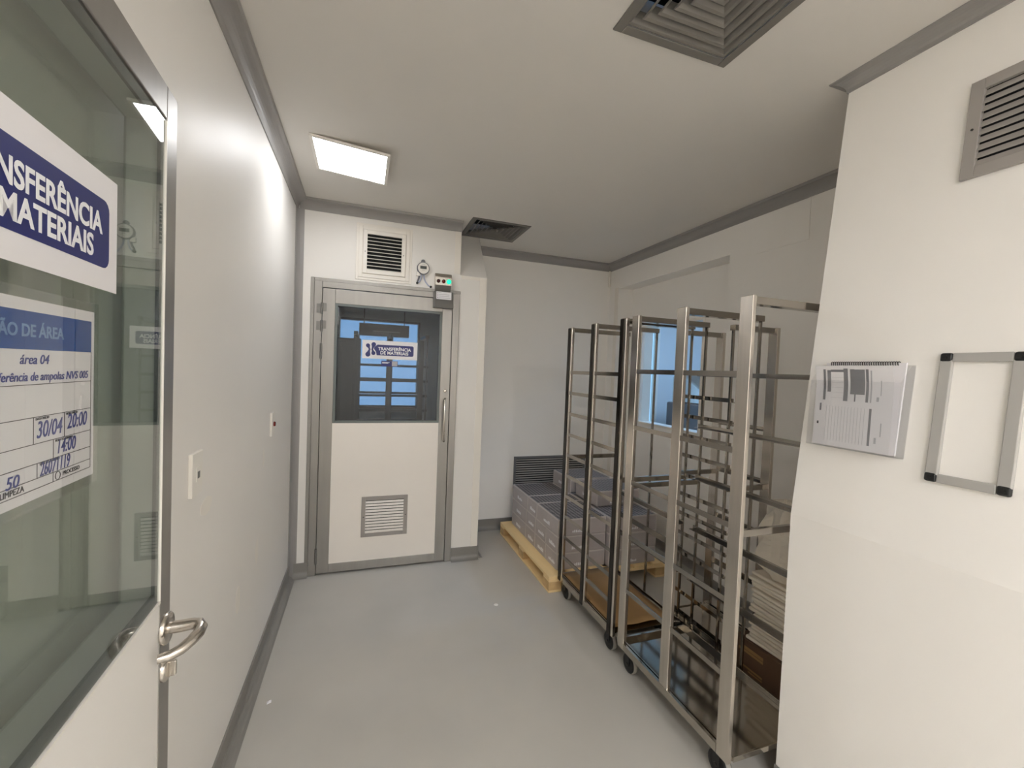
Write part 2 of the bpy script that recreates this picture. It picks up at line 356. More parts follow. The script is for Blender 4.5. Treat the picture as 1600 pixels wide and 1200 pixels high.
# ------------------------------------------------------------------ ceiling lamps
def ceiling_light(label, cx, cy, sag, half=.198, lamp='lamp'):
    r = thing('ceiling_light', label, 'ceiling light', (cx, cy, CEIL-sag/2-.0065), (0, math.atan2(sag, 2*half), 0))
    f = MB(); h = half; t = .017
    f.box(-h, -h+t, -h, h, -.006, .006); f.box(h-t, h, -h, h, -.006, .006); f.box(-h+t, h-t, -h, -h+t, -.006, .006); f.box(-h+t, h-t, h-t, h, -.006, .006)
    f.build('frame', M['plastic_white'], r, .002)
    MB().box(-h+t, h-t, -h+t, h-t, -.004, .001).build('diffuser', M[lamp], r)
    MB().box(-h+.002, h-.002, -h+.002, h-.002, .0015, .0065).build('back_plate', M['plastic_white'], r)
    return r
ceiling_light('square white light panel sagging from the ceiling near the end door', -.092, 2.60, .03)
for lx, lb in ((.02, 'unseen light panel added behind the camera for frontal light, nearer the left wall'), (1.05, 'unseen light panel added behind the camera for frontal light, nearer the right wall')):  # added unseen panels that supply the frontal light
    ceiling_light(lb, lx, -1.75, 0, .3, 'lamp_fill')
ceiling_light('unseen cool light panel added to light the room behind the niche window blue', 3.85, 3.2, 0, .3, 'lamp_cool_fill')  # unseen lamp added to turn the side room blue

# ------------------------------------------------------------------ ceiling diffusers
def diffuser(label, x0, x1, y0, y1):
    cx, cy = (x0+x1)/2, (y0+y1)/2; hx = (x1-x0)/2; hy = (y1-y0)/2
    r = thing('air_diffuser', label, 'air vent', (cx, cy, CEIL), group='square ceiling air diffusers')
    f = MB(); t = .032
    f.box(-hx, -hx+t, -hy, hy, -.006, .0); f.box(hx-t, hx, -hy, hy, -.006, .0); f.box(-hx+t, hx-t, -hy, -hy+t, -.006, .0); f.box(-hx+t, hx-t, hy-t, hy, -.006, .0)
    f.build('frame', M['grille_dark'], r, .002)
    n = 6
    for i in range(n):
        k = 1-(i+.02)/n
        ax, ay = (hx-t)*k, (hy-t)*k; d = min(.026, ax*.9); bx_, by_ = ax-d, ay-d
        prof = [(0, 0), (.009, .003), (.018, .014), (.024, .032)]
        rings = []
        for off in (0, .002):
            for dd_, zz_ in prof:
                u_, v_ = max(.004, ax-dd_), max(.004, ay-dd_); rings.append([(-u_, -v_, zz_+off), (u_, -v_, zz_+off), (u_, v_, zz_+off), (-u_, v_, zz_+off)])
        m = MB(); np_ = len(prof); order = list(range(np_)) + list(range(2*np_-1, np_-1, -1))
        vs = [p for k_ in order for p in rings[k_]]; fs = []
        for a in range(len(order)):
            b2 = (a+1) % len(order)
            for q_ in range(4): fs.append((a*4+q_, a*4+(q_+1) % 4, b2*4+(q_+1) % 4, b2*4+q_))
        m.add(vs, fs)
        m.build('louver', M['grille_dark'], r)
    MB().box(-hx+t+.001, hx-t-.001, -hy+t+.001, hy-t-.001, .10, .13).build('duct_back', M['void'], r)
    return r
diffuser('dark square air diffuser in the ceiling nearest the camera', .752, 1.222, .815, 1.284)
diffuser('dark square air diffuser in the ceiling beside the wall end at the back', .750, 1.224, 3.20, 3.667)

# ------------------------------------------------------------------ louvred wall grilles (local frame: X right, Z up, seen from -Y)
def grille(parent, wd, ht, fr, n, m, th=.012, slat_m=None, deep=.02, tilt=.55, cover=.46):
    f = MB(); f.box(0, fr, -th, 0, 0, ht); f.box(wd-fr, wd, -th, 0, 0, ht); f.box(fr, wd-fr, -th, 0, 0, fr); f.box(fr, wd-fr, -th, 0, ht-fr, ht)
    f.build('frame', M[m], parent, .0015)
    ih = ht-2*fr
    for i in range(n):
        z = fr + ih*(i+.5)/n; s = ih/n*cover
        MB().prism([(-th*.8, z-s), (-th*.8+.002, z-s-.001), (-.001, z+s*tilt-.001), (-.002, z+s*tilt)], 'x', fr, wd-fr).build('slat', M[slat_m or m], parent)
    MB().box(fr, wd-fr, -.0008, 0, fr, ht-fr).build('backing', M['void'], parent)
    for x in (fr/2, wd-fr/2): MB().lathe([(.0035, 0), (.0035, -.0015)], 'y', (x, -th, ht/2), 10).build('screw', M['black'], parent)

gv = thing('wall_grille', 'white louvred air grille in a stepped frame above the end door', 'air vent', (-.075, YB, 2.18))
f = MB(); W_, H_ = .402, .412
for i, (a, th) in enumerate(((0, .006), (.018, .011), (.045, .007))):
    b = (.018, .045, .05)[i]
    f.box(a, b, -th, 0, a, H_-a); f.box(W_-b, W_-a, -th, 0, a, H_-a); f.box(b, W_-b, -th, 0, a, b); f.box(b, W_-b, -th, 0, H_-b, H_-a)
f.build('surround', M['white_metal'], gv, .002)
sub = bpy.data.objects.new('louvre_panel', None); COL.objects.link(sub); sub.parent = gv; sub.location = (.05, -.002, .078-.03)
grille(sub, .302, .316, .028, 10, 'white_metal', .016, tilt=-.35)

# floor-level grille on the far wall
gf = thing('wall_grille', 'wide grey louvred grille low on the far wall behind the cartons', 'air vent', (1.43, YF, .39))
grille(gf, .79, .315, .022, 12, 'grille_slate', .014, 'grille_grey', cover=.30)

# ------------------------------------------------------------------ shared sign artwork (local frame as above, lower left corner at the origin)
def sign_art(parent, W, H, y=-.0012, dx=0.0, l1=(1310, 830), l2=(1250, 705)):
    sx, sz = W/1380.0, H/470.0
    def P(x, z): return ((x-100)*sx+dx, (650-z)*sz)
    def poly(name, pts, m): MB().prism(pts, 'y', y, y+.0006).build(name, m, parent)
    bl = [P(470, 285), P(1340, 285)] + [P(1340+42*math.sin(math.radians(t)), 327-42*math.cos(math.radians(t))) for t in (20, 45, 70, 90)] + \
         [P(1340+42*math.cos(math.radians(t)), 518+42*math.sin(math.radians(t))) for t in (0, 20, 45, 70, 90)] + [P(455, 560), P(446, 520), P(436, 478), P(415, 442), P(390, 408), P(383, 385), P(392, 352), P(425, 322)]
    poly('banner', bl[::-1], M['navy'])
    em = MB()
    def petal(cx, cz, r, tx, tz, wd):
        a = math.atan2(tz-cz, tx-cx); pts = []
        for k in range(15):
            t = a + math.radians(62) + math.radians(236)*k/14
            pts.append(P(cx+r*math.cos(t), cz+r*math.sin(t)))
        nx, nz = -math.sin(a), math.cos(a)
        mid = ((cx+tx)/2, (cz+tz)/2)
        pts += [P(mid[0]-nx*r*.52, mid[1]-nz*r*.52), P(tx-nx*wd, tz-nz*wd), P(tx+nx*wd, tz+nz*wd), P(mid[0]+nx*r*.52, mid[1]+nz*r*.52)]
        em.prism(pts, 'y', y, y+.0006)
    petal(236, 318, 50, 278, 415, 16); petal(238, 545, 60, 278, 405, 16)
    petal(375, 285, 56, 342, 412, 16); petal(372, 508, 50, 342, 405, 16)
    em.prism([P(270, 404), P(350, 404), P(350, 416), P(270, 416)][::-1], 'y', y, y+.0006)
    em.build('emblem', M['navy'], parent)
    for words, (xr_, wd_), zc_ in (('TRANSFERÊNCIA', l1, 385), ('DE MATERIAIS', l2, 487)):
        x1, z1 = P(xr_, zc_)
        text('lettering', words, 116*sz, M['white_ink'], parent, x1, y-.0003, z1-.002, 'RIGHT', bold=.0008*W/.4, width=wd_*sx)

# ------------------------------------------------------------------ end door
d1 = thing('door_1', 'closed metal framed door with a glass pane at the end of the corridor', 'door', (0, YB, 0), kind='structure')
f = MB()
for x0, x1, y0, y1 in ((-.345, -.292, -.014, .09), (.652, .705, -.014, .09)): f.box(x0, x1, y0, y1, 0, 2.14)
f.box(-.292, .652, -.014, .09, 2.096, 2.14)
f.box(-.37, -.345, -.006, 0, .1, 2.165); f.box(-.345, .712, -.006, 0, 2.14, 2.165)
f.build('door_frame', M['alu'], d1, .003)
lx0, lx1, lz0, lz1 = -.289, .649, .012, 2.092
lf = MB(); ly0, ly1 = -.012, .035
lf.box(lx0, -.205, ly0, ly1, lz0, lz1); lf.box(.572, lx1, ly0, ly1, lz0, lz1); lf.box(-.205, .572, ly0, ly1, 1.99, lz1); lf.box(-.205, .572, ly0, ly1, lz0, .078)
lf.build('leaf_frame', M['alu'], d1, .002)
MB().box(-.205, .572, -.009, .03, .078, 1.118).build('leaf_panel', M['panel_white'], d1)
gk = MB()
for a, th, dep in ((0, .014, -.010),):
    gk.box(-.205, -.187, dep, .03, 1.118, 1.99); gk.box(.554, .572, dep, .03, 1.118, 1.99); gk.box(-.187, .554, dep, .03, 1.118, 1.136); gk.box(-.187, .554, dep, .03, 1.972, 1.99)
gk.build('glazing_bead', M['gasket'], d1, .002)
MB().box(-.187, .554, -.002, .004, 1.136, 1.972).build('pane', M['pane_dark'], d1)
pg = bpy.data.objects.new('door_vent', None); COL.objects.link(pg); pg.parent = d1; pg.location = (.014, -.009, .256)
grille(pg, .338, .306, .03, 11, 'grille_grey', .008, 'alu')
ph = MB(); ph.tube([(.612, -.012, 1.30), (.610, -.045, 1.312), (.606, -.055, 1.29), (.606, -.055, 1.0), (.610, -.045, .978), (.612, -.012, .99)], .009, 12)
ph.build('pull_handle', M['steel'], d1)
MB().lathe([(.013, -.012), (.013, -.018), (.008, -.02)], 'y', (.612, 0, 1.375), 16).build('lock_cylinder', M['steel'], d1)
for z0, z1 in ((1.905, 1.985), (1.78, 1.86), (1.585, 1.695), (.09, .2)):
    h = MB(); h.tube([(-.292, -.02, z0), (-.292, -.02, z1)], .008, 10)
    if z0 > 1.7:
        h.box(-.327, -.292, -.0165, -.0135, z0+.008, z1-.008); h.box(-.29, -.262, -.0145, -.0115, z0+.02, z1)
    h.build('hinge', M['alu_dark'], d1)
sg = thing('door_sign', 'white and blue TRANSFERÊNCIA DE MATERIAIS sign on the end door glass', 'sign', (-.012, YB-.003, 1.602))
MB().box(0, .402, -.0006, 0, 0, .137).build('sheet', M['paper'], sg)
sign_art(sg, .402, .137)
sl = thing('door_sticker', 'small navy sticker with a pale square under the end door sign', 'sticker', (.126, YB-.0025, 1.548))
MB().box(0, .12, -.0006, 0, 0, .041).build('sticker_base', M['navy'], sl)
MB().box(.077, .117, -.0012, -.0005, .003, .039).build('pale_square', M['ink_light'], sl)
for z, x1 in ((.029, .06), (.024, .05)): MB().box(.006, x1, -.0012, -.0005, z-.0016, z+.0016).build('print_line', M['white_ink'], sl)

# ------------------------------------------------------------------ pressure gauge and signal lamps above the door
pm = thing('pressure_gauge', 'round digital pressure gauge with pale hoses above the end door', 'gauge', (.412, YB, 2.308))
MB().lathe([(.046, 0), (.048, -.012), (.048, -.026), (.045, -.03)], 'y', (0, 0, 0), 32).build('housing', M['meter_rim'], pm)
MB().lathe([(.041, -.029), (.041, -.0325)], 'y', (0, 0, 0), 32).build('dial', M['plastic_white'], pm)
MB().box(-.024, .024, -.0345, -.032, -.006, .016).build('display', M['lcd'], pm)
for z in (.026, -.016): MB().box(-.012, .012, -.0332, -.0322, z-.001, z+.001).build('print_line', M['ink_light'], pm)
MB().lathe([(.016, 0), (.016, -.008)], 'y', (0, 0, .055), 18).build('mounting_ear', M['meter_rim'], pm)
for pts in ([(-.012, -.012, -.045), (-.014, -.014, -.07), (-.02, -.012, -.095), (-.03, -.006, -.108), (-.036, .0, -.112)],
            [(.008, -.012, -.045), (.01, -.016, -.075), (.022, -.014, -.10), (.042, -.008, -.122), (.06, -.002, -.13)]):
    MB().tube(pts, .005, 10).build('hose', M['tube_blue'], pm)
MB().tube([(-.026, -.012, -.058), (-.032, -.012, -.08), (-.04, -.004, -.102)], .006, 10).build('cable', M['meter_rim'], pm)
MB().lathe([(.009, .0), (.009, -.012)], 'y', (-.04, 0, -.112), 12).build('hose_fitting', M['black'], pm)
MB().lathe([(.009, .0), (.009, -.012)], 'y', (.064, 0, -.132), 12).build('hose_fitting', M['black'], pm)
MB().box(-.05, -.024, -.02, 0, -.058, -.03).build('connector', M['plastic_white'], pm)
sb = thing('signal_box', 'steel box with two dark red lamps and one lit green lamp by the door', 'signal lamp', (.503, YB, 2.19))
MB().prism([(0, 0), (-.05, 0), (-.05, .062), (-.03, .092), (0, .092)], 'x', 0, .128).build('box', M['steel'], sb, .002)
MB().prism([(0, .0), (-.046, 0), (-.02, -.046), (0, -.046)], 'x', .004, .124).build('base_bracket', M['alu_dark'], sb, .001)
for x, m, r in ((.024, 'red_dark', .014), (.064, 'red', .014), (.105, 'green_on', .018)):
    MB().lathe([(r, -.05), (r, -.056), (r*.8, -.062), (r*.4, -.065), (0, -.066)], 'y', (x, 0, .03), 20).build('lamp_lens', M[m], sb, label={'red_dark': 'unlit maroon lens', 'red': 'unlit red lens', 'green_on': 'lit green lens'}[m])
dc = thing('door_closer_cover', 'sloping grey steel cover at the door top under the signal lamps', 'cover', (.497, YB-.013, 2.016))
MB().prism([(0, 0), (-.062, 0), (-.036, .07), (-.028, .127), (0, .127)], 'x', 0, .15).build('cover', M['alu_dark'], dc, .002)
lc = thing('lamp_key_card', 'small white card with coloured dots and lines below the signal lamps', 'card', (.514, YB-.058, 2.080), (math.radians(-8), 0, 0))
MB().box(0, .116, -.0012, 0, 0, .06).build('card', M['paper'], lc)
for i, m in enumerate(('ink_black', 'red', 'red', 'ink_black')):
    z = .052-i*.0135
    MB().lathe([(.003, -.0012), (.003, -.002)], 'y', (.01, 0, z), 10).build('dot', M[m], lc)
    MB().box(.018, (.04, .1, .1, .108)[i], -.0019, -.0011, z-.0018, z+.0018).build('print_line', M['ink_light'], lc)

# ------------------------------------------------------------------ open glazed door at the left
ddx, ddy = -.0461, .9989
ang = math.atan2(ddy, ddx)
d2 = thing('door_2', 'open double glazed door standing against the left wall in the foreground', 'door', (-.387, 1.115, 0), (0, 0, ang), kind='structure')
DW = .95; FR = .057; G0, G1 = 1.046, 2.022; TH = .066
f = MB()
f.box(-FR, 0, 0, TH, .01, 2.092); f.box(-DW, -DW+FR, 0, TH, .01, 2.092); f.box(-DW+FR, -FR, 0, TH, G1+.004, 2.092); f.box(-DW+FR, -FR, 0, TH, .01, .09)
f.build('leaf_frame', M['alu'], d2, .002)
MB().box(-DW+FR, -FR, .002, TH, .09, G0-.006).build('leaf_panel', M['wall'], d2)
gk = MB()
gk.box(-FR-.003, -FR, -.001, .004, G0, G1); gk.box(-DW+FR, -FR, -.001, .004, G0-.006, G0-.002)
gk.build('edge_seal', M['plastic_white'], d2)
gb = MB(); gb.box(-DW+FR, -FR-.003, .004, .010, G0-.004, G0+.022); gb.box(-FR-.018, -FR-.003, .004, .010, G0, G1); gb.box(-DW+FR, -FR, .004, .010, G1-.02, G1)
gb.build('glazing_gasket', M['gasket_dark'], d2)
rv = MB(); rv.box(-FR-.012, -FR, .012, TH-.002, G0, G1); rv.box(-DW+FR, -FR-.012, .012, TH-.002, G0-.006, G0+.012); rv.box(-DW+FR, -FR-.012, .012, TH-.002, G1-.012, G1)
rv.build('glazing_spacer', M['blind'], d2)
MB().box(-DW+FR, -FR-.003, .002, .0035, G0, G1).build('pane', M['pane_tint'], d2)
MB().box(-DW+FR, -FR-.012, TH-.006, TH-.002, G0, G1).build('pane', M['pane_tint'], d2)
# lever handle
HX, HZ = -.030, .972
lv = MB(); lv.lathe([(.033, 0), (.033, -.006), (.030, -.009), (.013, -.009)], 'y', (HX, 0, HZ), 32)
lv.build('rose', M['steel'], d2)
pts = [(HX, -.006, HZ), (HX, -.03, HZ), (HX, -.050, HZ+.001), (HX-.004, -.062, HZ+.001), (HX-.014, -.069, HZ-.001), (HX-.030, -.068, HZ-.005), (HX-.046, -.060, HZ-.010), (HX-.062, -.047, HZ-.016), (HX-.072, -.030, HZ-.020), (HX-.075, -.012, HZ-.021)]
MB().tube(pts, [.0125, .0125, .012, .012, .0115, .0115, .011, .0105, .010, .009], 16).build('lever_handle', M['steel'], d2)
kr = MB(); kr.lathe([(.026, 0), (.026, -.006), (.022, -.009)], 'y', (HX, 0, HZ-.088), 28).build('key_rose', M['steel'], d2)
MB().box(HX-.0045, HX+.0045, -.022, -.008, HZ-.105, HZ-.072).build('lock_cylinder', M['steel'], d2, .002)
# signs on its glass
sg2 = thing('door_sign', 'large white and blue TRANSFERÊNCIA DE MATERIAIS sign on the open glazed door', 'sign', (0, 0, 0))
sg2.matrix_world = Matrix.Translation((-.387, 1.115, 0)) @ Matrix.Rotation(ang, 4, 'Z') @ Matrix.Translation((-.256-.5, .0015, 1.648))
MB().box(0, .5, -.0006, 0, 0, .172).build('sheet', M['paper'], sg2)
sign_art(sg2, .505, .172, dx=.005, l1=(1322, 784), l2=(1260, 666))
fs = thing('area_form', 'area identification form in a sleeve with blue header and pen writing on the open door', 'form', (0, 0, 0))
fs.matrix_world = Matrix.Translation((-.387, 1.115, 0)) @ Matrix.Rotation(ang, 4, 'Z') @ Matrix.Translation((-.324-.297, .001, 1.375))
FW, FH = .297, .236
MB().box(-.002, FW+.006, -.0008, 0, -.012, FH+.012).build('sleeve_back', M['sleeve'], fs)
MB().box(0, FW, -.0014, -.0008, 0, FH).build('sheet', M['paper'], fs)
MB().box(-.002, FW+.006, -.0040, -.0036, -.012, FH+.012).build('sleeve_front', M['sleeve'], fs)
yy = -.0017
MB().box(.008, FW-.008, yy, yy+.0005, FH-.058, FH-.014).build('header_band', M['blue'], fs)
text('heading', 'IDENTIFICAÇÃO DE ÁREA', .020, M['pale_blue'], fs, FW-.075, yy-.0003, FH-.037, 'RIGHT', bold=.0004)
ln = MB()
X0, X1 = .008, FW-.008
for z in (.137, .098, .066, .042, .024, .012): ln.box(X0, X1, yy, yy+.0004, z-.0004, z+.0004)
for x, z0, z1 in ((X1, .012, FH-.058), (X0, .012, FH-.058), (.165, .066, .098), (.226, .066, .098), (.203, .042, .066), (.172, .024, .042), (.203, .012, .024), (.09, .024, .066)): ln.box(x-.0004, x+.0004, yy, yy+.0004, z0, z1)
ln.build('ruled_lines', M['ink_black'], fs)
def pen(s, size, x, z, al='LEFT', wd=None): text('handwriting', s, size, M['pen'], fs, x, yy-.0003, z, al, bold=.0001, shear=.2, width=wd)
pen('área 04', .016, .140, .166, wd=.052); pen('Transferência de ampolas NVS 005', .0145, .280, .146, 'RIGHT', wd=.205)
pen('30/04', .029, .169, .081, wd=.050); pen('20:00', .028, .231, .084, wd=.047); pen('14:00', .025, .208, .054, wd=.040); pen('26071119', .024, .176, .0325, wd=.062); pen('50', .02, .118, .029, wd=.022)
for s, x, z in (('DATA INÍCIO', .168, .0955), ('HORA INÍCIO', .229, .0955), ('HORA DO TÉRMINO', .206, .0635), ('LOTE DO PRODUTO', .176, .0400)): text('caption', s, .0042, M['ink_black'], fs, x, yy-.0003, z, 'LEFT')
text('caption', 'LIMPEZA', .010, M['ink_black'], fs, .11, yy-.0003, .018, 'LEFT'); text('caption', 'PROCESSO', .008, M['ink_black'], fs, .222, yy-.0003, .018, 'LEFT')
ring = MB().tube([(.212+.0052*math.cos(k*math.pi/12), yy-.0002, .018+.0052*math.sin(k*math.pi/12)) for k in range(25)], .0004, 6); ring.build('tick_circle', M['ink_black'], fs)

# ------------------------------------------------------------------ left wall fittings (local X = deeper, facing the corridor)
def wall_plate(name, label, cat, y, z0, z1, wd):
    r = thing(name, label, cat, (XL, y, z0), (0, 0, math.pi/2))
    MB().box(0, wd, -.011, 0, 0, z1-z0).build('cover_plate', M['plastic_white'], r, .002)
    return r
s1 = wall_plate('wall_socket', 'white wall plate with a small square jack near the open door', 'wall plate', 1.463, 1.142, 1.272, .085)
MB().box(.028, .058, -.0135, -.010, .042, .085).build('jack_frame', M['plastic_white'], s1, .001)
MB().box(.034, .052, -.0142, -.012, .052, .072).build('jack_opening', M['lcd'], s1)
s2 = wall_plate('wall_button', 'white wall plate with a red button farther along the left wall', 'wall plate', 2.61, 1.142, 1.272, .085)
MB().lathe([(.013, -.011), (.013, -.017), (.010, -.02)], 'y', (.046, 0, .065), 20).build('button', M['red'], s2)

# ------------------------------------------------------------------ right wall fittings (local X = towards the camera, seen from the corridor)
AT = -math.atan(TILT)
def on_right(name, label, cat, y, z, group=None):
    return thing(name, label, cat, (xn(z), y, z), (AT, 0, -math.pi/2), group)
cz = 1/math.cos(AT)
rg = on_right('wall_grille', 'grey louvred air grille high on the near right wall', 'air vent', 0.7946, 2.1641)
grille(rg, .42, .292*cz, .0315, 10, 'grille_grey', .012, 'grille_grey', tilt=.75)
pf_ = on_right('snap_frame', 'empty aluminium poster frame with black corners on the near right wall', 'frame', 0.7812, 1.2769)
FW2, FH2, FT = .180, .374*cz, .0295
for nm, a in (('rail', (0, FT, -.012, 0, .02, FH2-.02)), ('rail', (FW2-FT, FW2, -.012, 0, .02, FH2-.02)), ('rail', (.028, FW2-.028, -.012, 0, 0, FT-.004)), ('rail', (.028, FW2-.028, -.012, 0, FH2-FT+.004, FH2))):
    MB().box(*a).build(nm, M['alu_light'], pf_, .003)
for x in (0, FW2-.028):
    for z in (0, FH2-.026): MB().box(x, x+.028, -.0145, 0, z, z+.026).build('corner_cap', M['black'], pf_, .006, segs=3)
for x in (.014, FW2-.014):
    for z in (.013, FH2-.013): MB().lathe([(.005, -.0145), (.005, -.017)], 'y', (x, 0, z), 12).build('screw_cover', M['rubber'], pf_)
dh = on_right('document_holder', 'clear acrylic wall pocket holding a folded form and a spiral notebook', 'document holder', 1.1193, 1.3256)
HW, HH = .278, .292
a = MB(); a.box(0, HW, -.003, 0, 0, HH); a.build('back_plate', M['acrylic'], dh)
a = MB(); a.add([(0, -.04, 0), (HW, -.04, 0), (HW, -.058, .23), (0, -.058, .23), (0, -.043, 0), (HW, -.043, 0), (HW, -.061, .23), (0, -.061, .23)], [(0, 1, 2, 3), (4, 7, 6, 5), (0, 4, 5, 1), (1, 5, 6, 2), (2, 6, 7, 3), (3, 7, 4, 0)])
a.build('front_panel', M['acrylic'], dh)
for x in (0, HW-.003): MB().prism([(-.003, .003), (-.003, HH-.005), (-.016, HH-.005), (-.0575, .23), (-.0400, .003)], 'x', x, x+.003).build('side_panel', M['acrylic'], dh)
MB().box(0, HW, -.043, -.003, 0, .003).build('base', M['acrylic'], dh)
nb = on_right('spiral_notebook', 'spiral bound notebook standing at the back of the acrylic pocket', 'notebook', 1.1097, 1.3304)
MB().box(.004, .248, -.010, -.0035, 0, .294).build('pages', M['paper'], nb)
for i in range(31):
    x = .022+.0068*i
    MB().tube([(x, -.0068+.0065*math.cos(t), .292+.0065*math.sin(t)) for t in [k*math.pi/5 for k in range(10)]], .0012, 6).build('coil', M['black'], nb)
pp = on_right('folded_form', 'folded printed form curling forward in the front of the acrylic pocket', 'paper', 1.1126, 1.3304)
def curl(z): return -.036-.02*min(z, .24)/.24 + (0 if z < .19 else -((z-.19)/.08)**2*.014)
zs = [.0+.03*i for i in range(7)] + [.2+.0125*i for i in range(8)]
def strip(x0, x1, z0, z1, off=0.0):
    x0, x1, z0, z1 = (v*.957 for v in (x0, x1, z0, z1))
    zz = sorted(set([z0, z1]+[z for z in zs if z0 < z < z1])); m = MB(); vs = []
    for z in zz: vs += [(x0, curl(z)-off, z), (x1, curl(z)-off, z), (x1, curl(z)-off+.0006, z), (x0, curl(z)-off+.0006, z)]
    n = len(zz); fs = [(0, 1, 2, 3), tuple(4*(n-1)+k for k in (3, 2, 1, 0))]
    for i in range(n-1):
        for k in range(4): fs.append((4*i+k, 4*i+(k+1) % 4, 4*i+4+(k+1) % 4, 4*i+4+k))
    return m.add(vs, fs)
strip(.012, .262, 0, .2875).build('sheet', M['paper_warm'], pp)
for x0, x1, z0, z1, m in ((.040, .048, .165, .275, 'paper_grey'), (.054, .066, .195, .272, 'paper_grey'), (.11, .124, .165, .278, 'paper_grey'), (.066, .11, .266, .274, 'paper_grey'), (.132, .146, .19, .276, 'paper_grey'), (.146, .150, .165, .275, 'paper_grey'), (.150, .178, .19, .275, 'paper_grey'),
                           (.182, .190, .165, .276, 'paper_grey'), (.196, .2, .165, .272, 'ink_light'), (.03, .036, .125, .152, 'paper_grey'), (.024, .030, .075, .085, 'ink_black'), (.196, .203, .02, .145, 'paper_grey'), (.226, .228, .19, .24, 'ink_light'), (.232, .235, .055, .10, 'ink_light'),
                           (.215, .222, .17, .185, 'ink_light'), (.216, .222, .03, .05, 'ink_light')):
    strip(x0, x1, z0, z1, .0008).build('printed_block', M[m], pp)
gl = MB()
for k in range(13):
    s = strip(.055+.0105*k, .0556+.0105*k, .02, .145, .0006); gl.add(s.v, s.f)
for k in range(5):
    s = strip(.07, .108, .175+.018*k, .1756+.018*k, .0006); gl.add(s.v, s.f)
gl.build('printed_table', M['ink_light'], pp)
# access panel above the niche
ap = thing('access_panel', 'flush white access panel high on the right wall', 'panel', (XR, 2.19, 2.383), (0, 0, -math.pi/2))
MB().box(0, .365, -.005, 0, 0, .245).build('panel', M['wall_lightened'], ap, .002)

# ------------------------------------------------------------------ tray racks
def caster(parent, x, y):
    c = bpy.data.objects.new('caster', None); COL.objects.link(c); c.parent = parent; c.location = (x, y, 0)
    MB().lathe([(.034, -.016), (.046, -.014), (.046, .014), (.034, .016)], 'x', (0, 0, .05), 28).build('wheel', M['rubber'], c)
    MB().lathe([(.0462, -.011), (.05, -.009), (.05, .009), (.0462, .011)], 'x', (0, 0, .05), 28).build('tread', M['tread'], c)
    f = MB(); f.box(-.022, -.018, -.016, .016, .045, .104); f.box(.018, .022, -.016, .016, .045, .104); f.box(-.024, .024, -.03, .03, .104, .112)
    f.tube([(-.026, 0, .05), (.026, 0, .05)], .008, 12); f.build('fork', M['black'], c)
def rack(label, dx, dy, levels, dark, loc, rotz=0, mids=True, rear=None, bays=2, top=1.86, paint=None):
    """local: posts along X=0 (corridor side), depth to +X, length along +Y from 0"""
    r = thing('tray_rack', label, 'rack', loc, (0, 0, rotz), group='steel tray racks')
    MS, MBR, MP = (M[paint],)*3 if paint else (M['steel'], M['steel_darkened'], M['pan'])
    T = .02; PW = .056; ZT = top; ZB = .112
    ys = [(dy-PW)*i/bays for i in range(bays+1)]
    for y in ys:
        MB().box(0, T, y, y+PW, ZB, ZT).build('post', MS, r, .0025)
        if dark: MB().box(-.0035, 0, y+.020, y+PW-.002, ZB, ZT-.004).build('dark_reflection_strip', M['reflection_dark'], r, .001)  # dark strip painted where the polished post would mirror dark surroundings
        MB().box(dx-.012, dx, y+.022, y+.034, ZB, ZT-.03).build('rear_post', MBR, r, .0015)
        MB().box(T, dx, y+.010, y+PW-.010, ZT-.03, ZT-.002).build('top_bar', MBR, r, .0015)
    for y in (ys[0], ys[-1]):
        if mids: MB().box(T, dx-T, y+.018, y+.036, .962, .988).build('cross_bar', MBR, r, .0015)
    for z in levels:
        for a, b in [(ys[i]+PW, ys[i+1]) for i in range(bays)]:
            m = MB(); m.box(.001, .004, a, b, z-.011, z+.011); m.box(.004, .03, a, b, z-.011, z-.008); m.build('tray_rail', MBR, r)
    for z in (rear or levels):
        m = MB(); m.box(dx-.016, dx-.013, 0.012, dy-.012, z-.011, z+.011); m.box(dx-.042, dx-.016, 0.012, dy-.012, z-.011, z-.008); m.build('tray_rail', MBR, r)
    p = MB(); p.box(.004, dx-.004, .004, dy-.004, .116, .128)
    p.box(-.001, .012, PW, dy-PW, .114, .150); p.box(.022, .030, PW*.4, dy-PW*.4, .128, .146)
    p.box(dx-.03, dx-.022, .01, dy-.01, .128, .150); p.box(.03, dx-.03, -.001, .007, .114, .135); p.box(.03, dx-.03, dy-.012, dy+.001, .114, .150)
    p.build('base_tray', MP, r, .001)
    for x in (.04, dx-.05):
        for y in (.07, dy-.07): caster(r, x, y)
    return r
LA = [.43, .715, 1.0, 1.285, 1.572]
LB = [.29+.1406*i for i in range(10)]
rack('tall steel tray rack nearest the camera, its front posts facing the corridor', .47, .735, LA, False, (1.32, 1.188, 0))
rack('tall steel tray rack with dark reflections painted on its posts, between the near rack and the cartons', .47, .69, LB, True, (1.325, 1.982, 0), rear=[.43, .557, .71])
LC = [.17+.1155*i for i in range(12)]
rack('narrow steel tray rack with close rails behind the near rack, against the wall', .30, .42, [.43, .715, 1.0, 1.285], False, (2.095, 2.12, 0), math.pi, rear=LC, bays=1, top=1.835)
rack('shelf rack coloured dark as a silhouette, standing in the dim room beyond the end door glass', .46, .70, LB[1:], False, (-.10, 4.62, 0), -math.pi/2, paint='grey_machine')  # dark colour stands in for the unlit silhouette of this rack
cab = thing('darkening_cabinet', 'dark cabinet added to darken the left of the far window, in the dim room beyond the end door glass', 'cabinet', (-.52, 4.65, 0))  # added block that darkens the left part of the far window
MB().box(0, .49, 0, .33, .05, 1.82).build('body', M['grey_machine'], cab, .01)
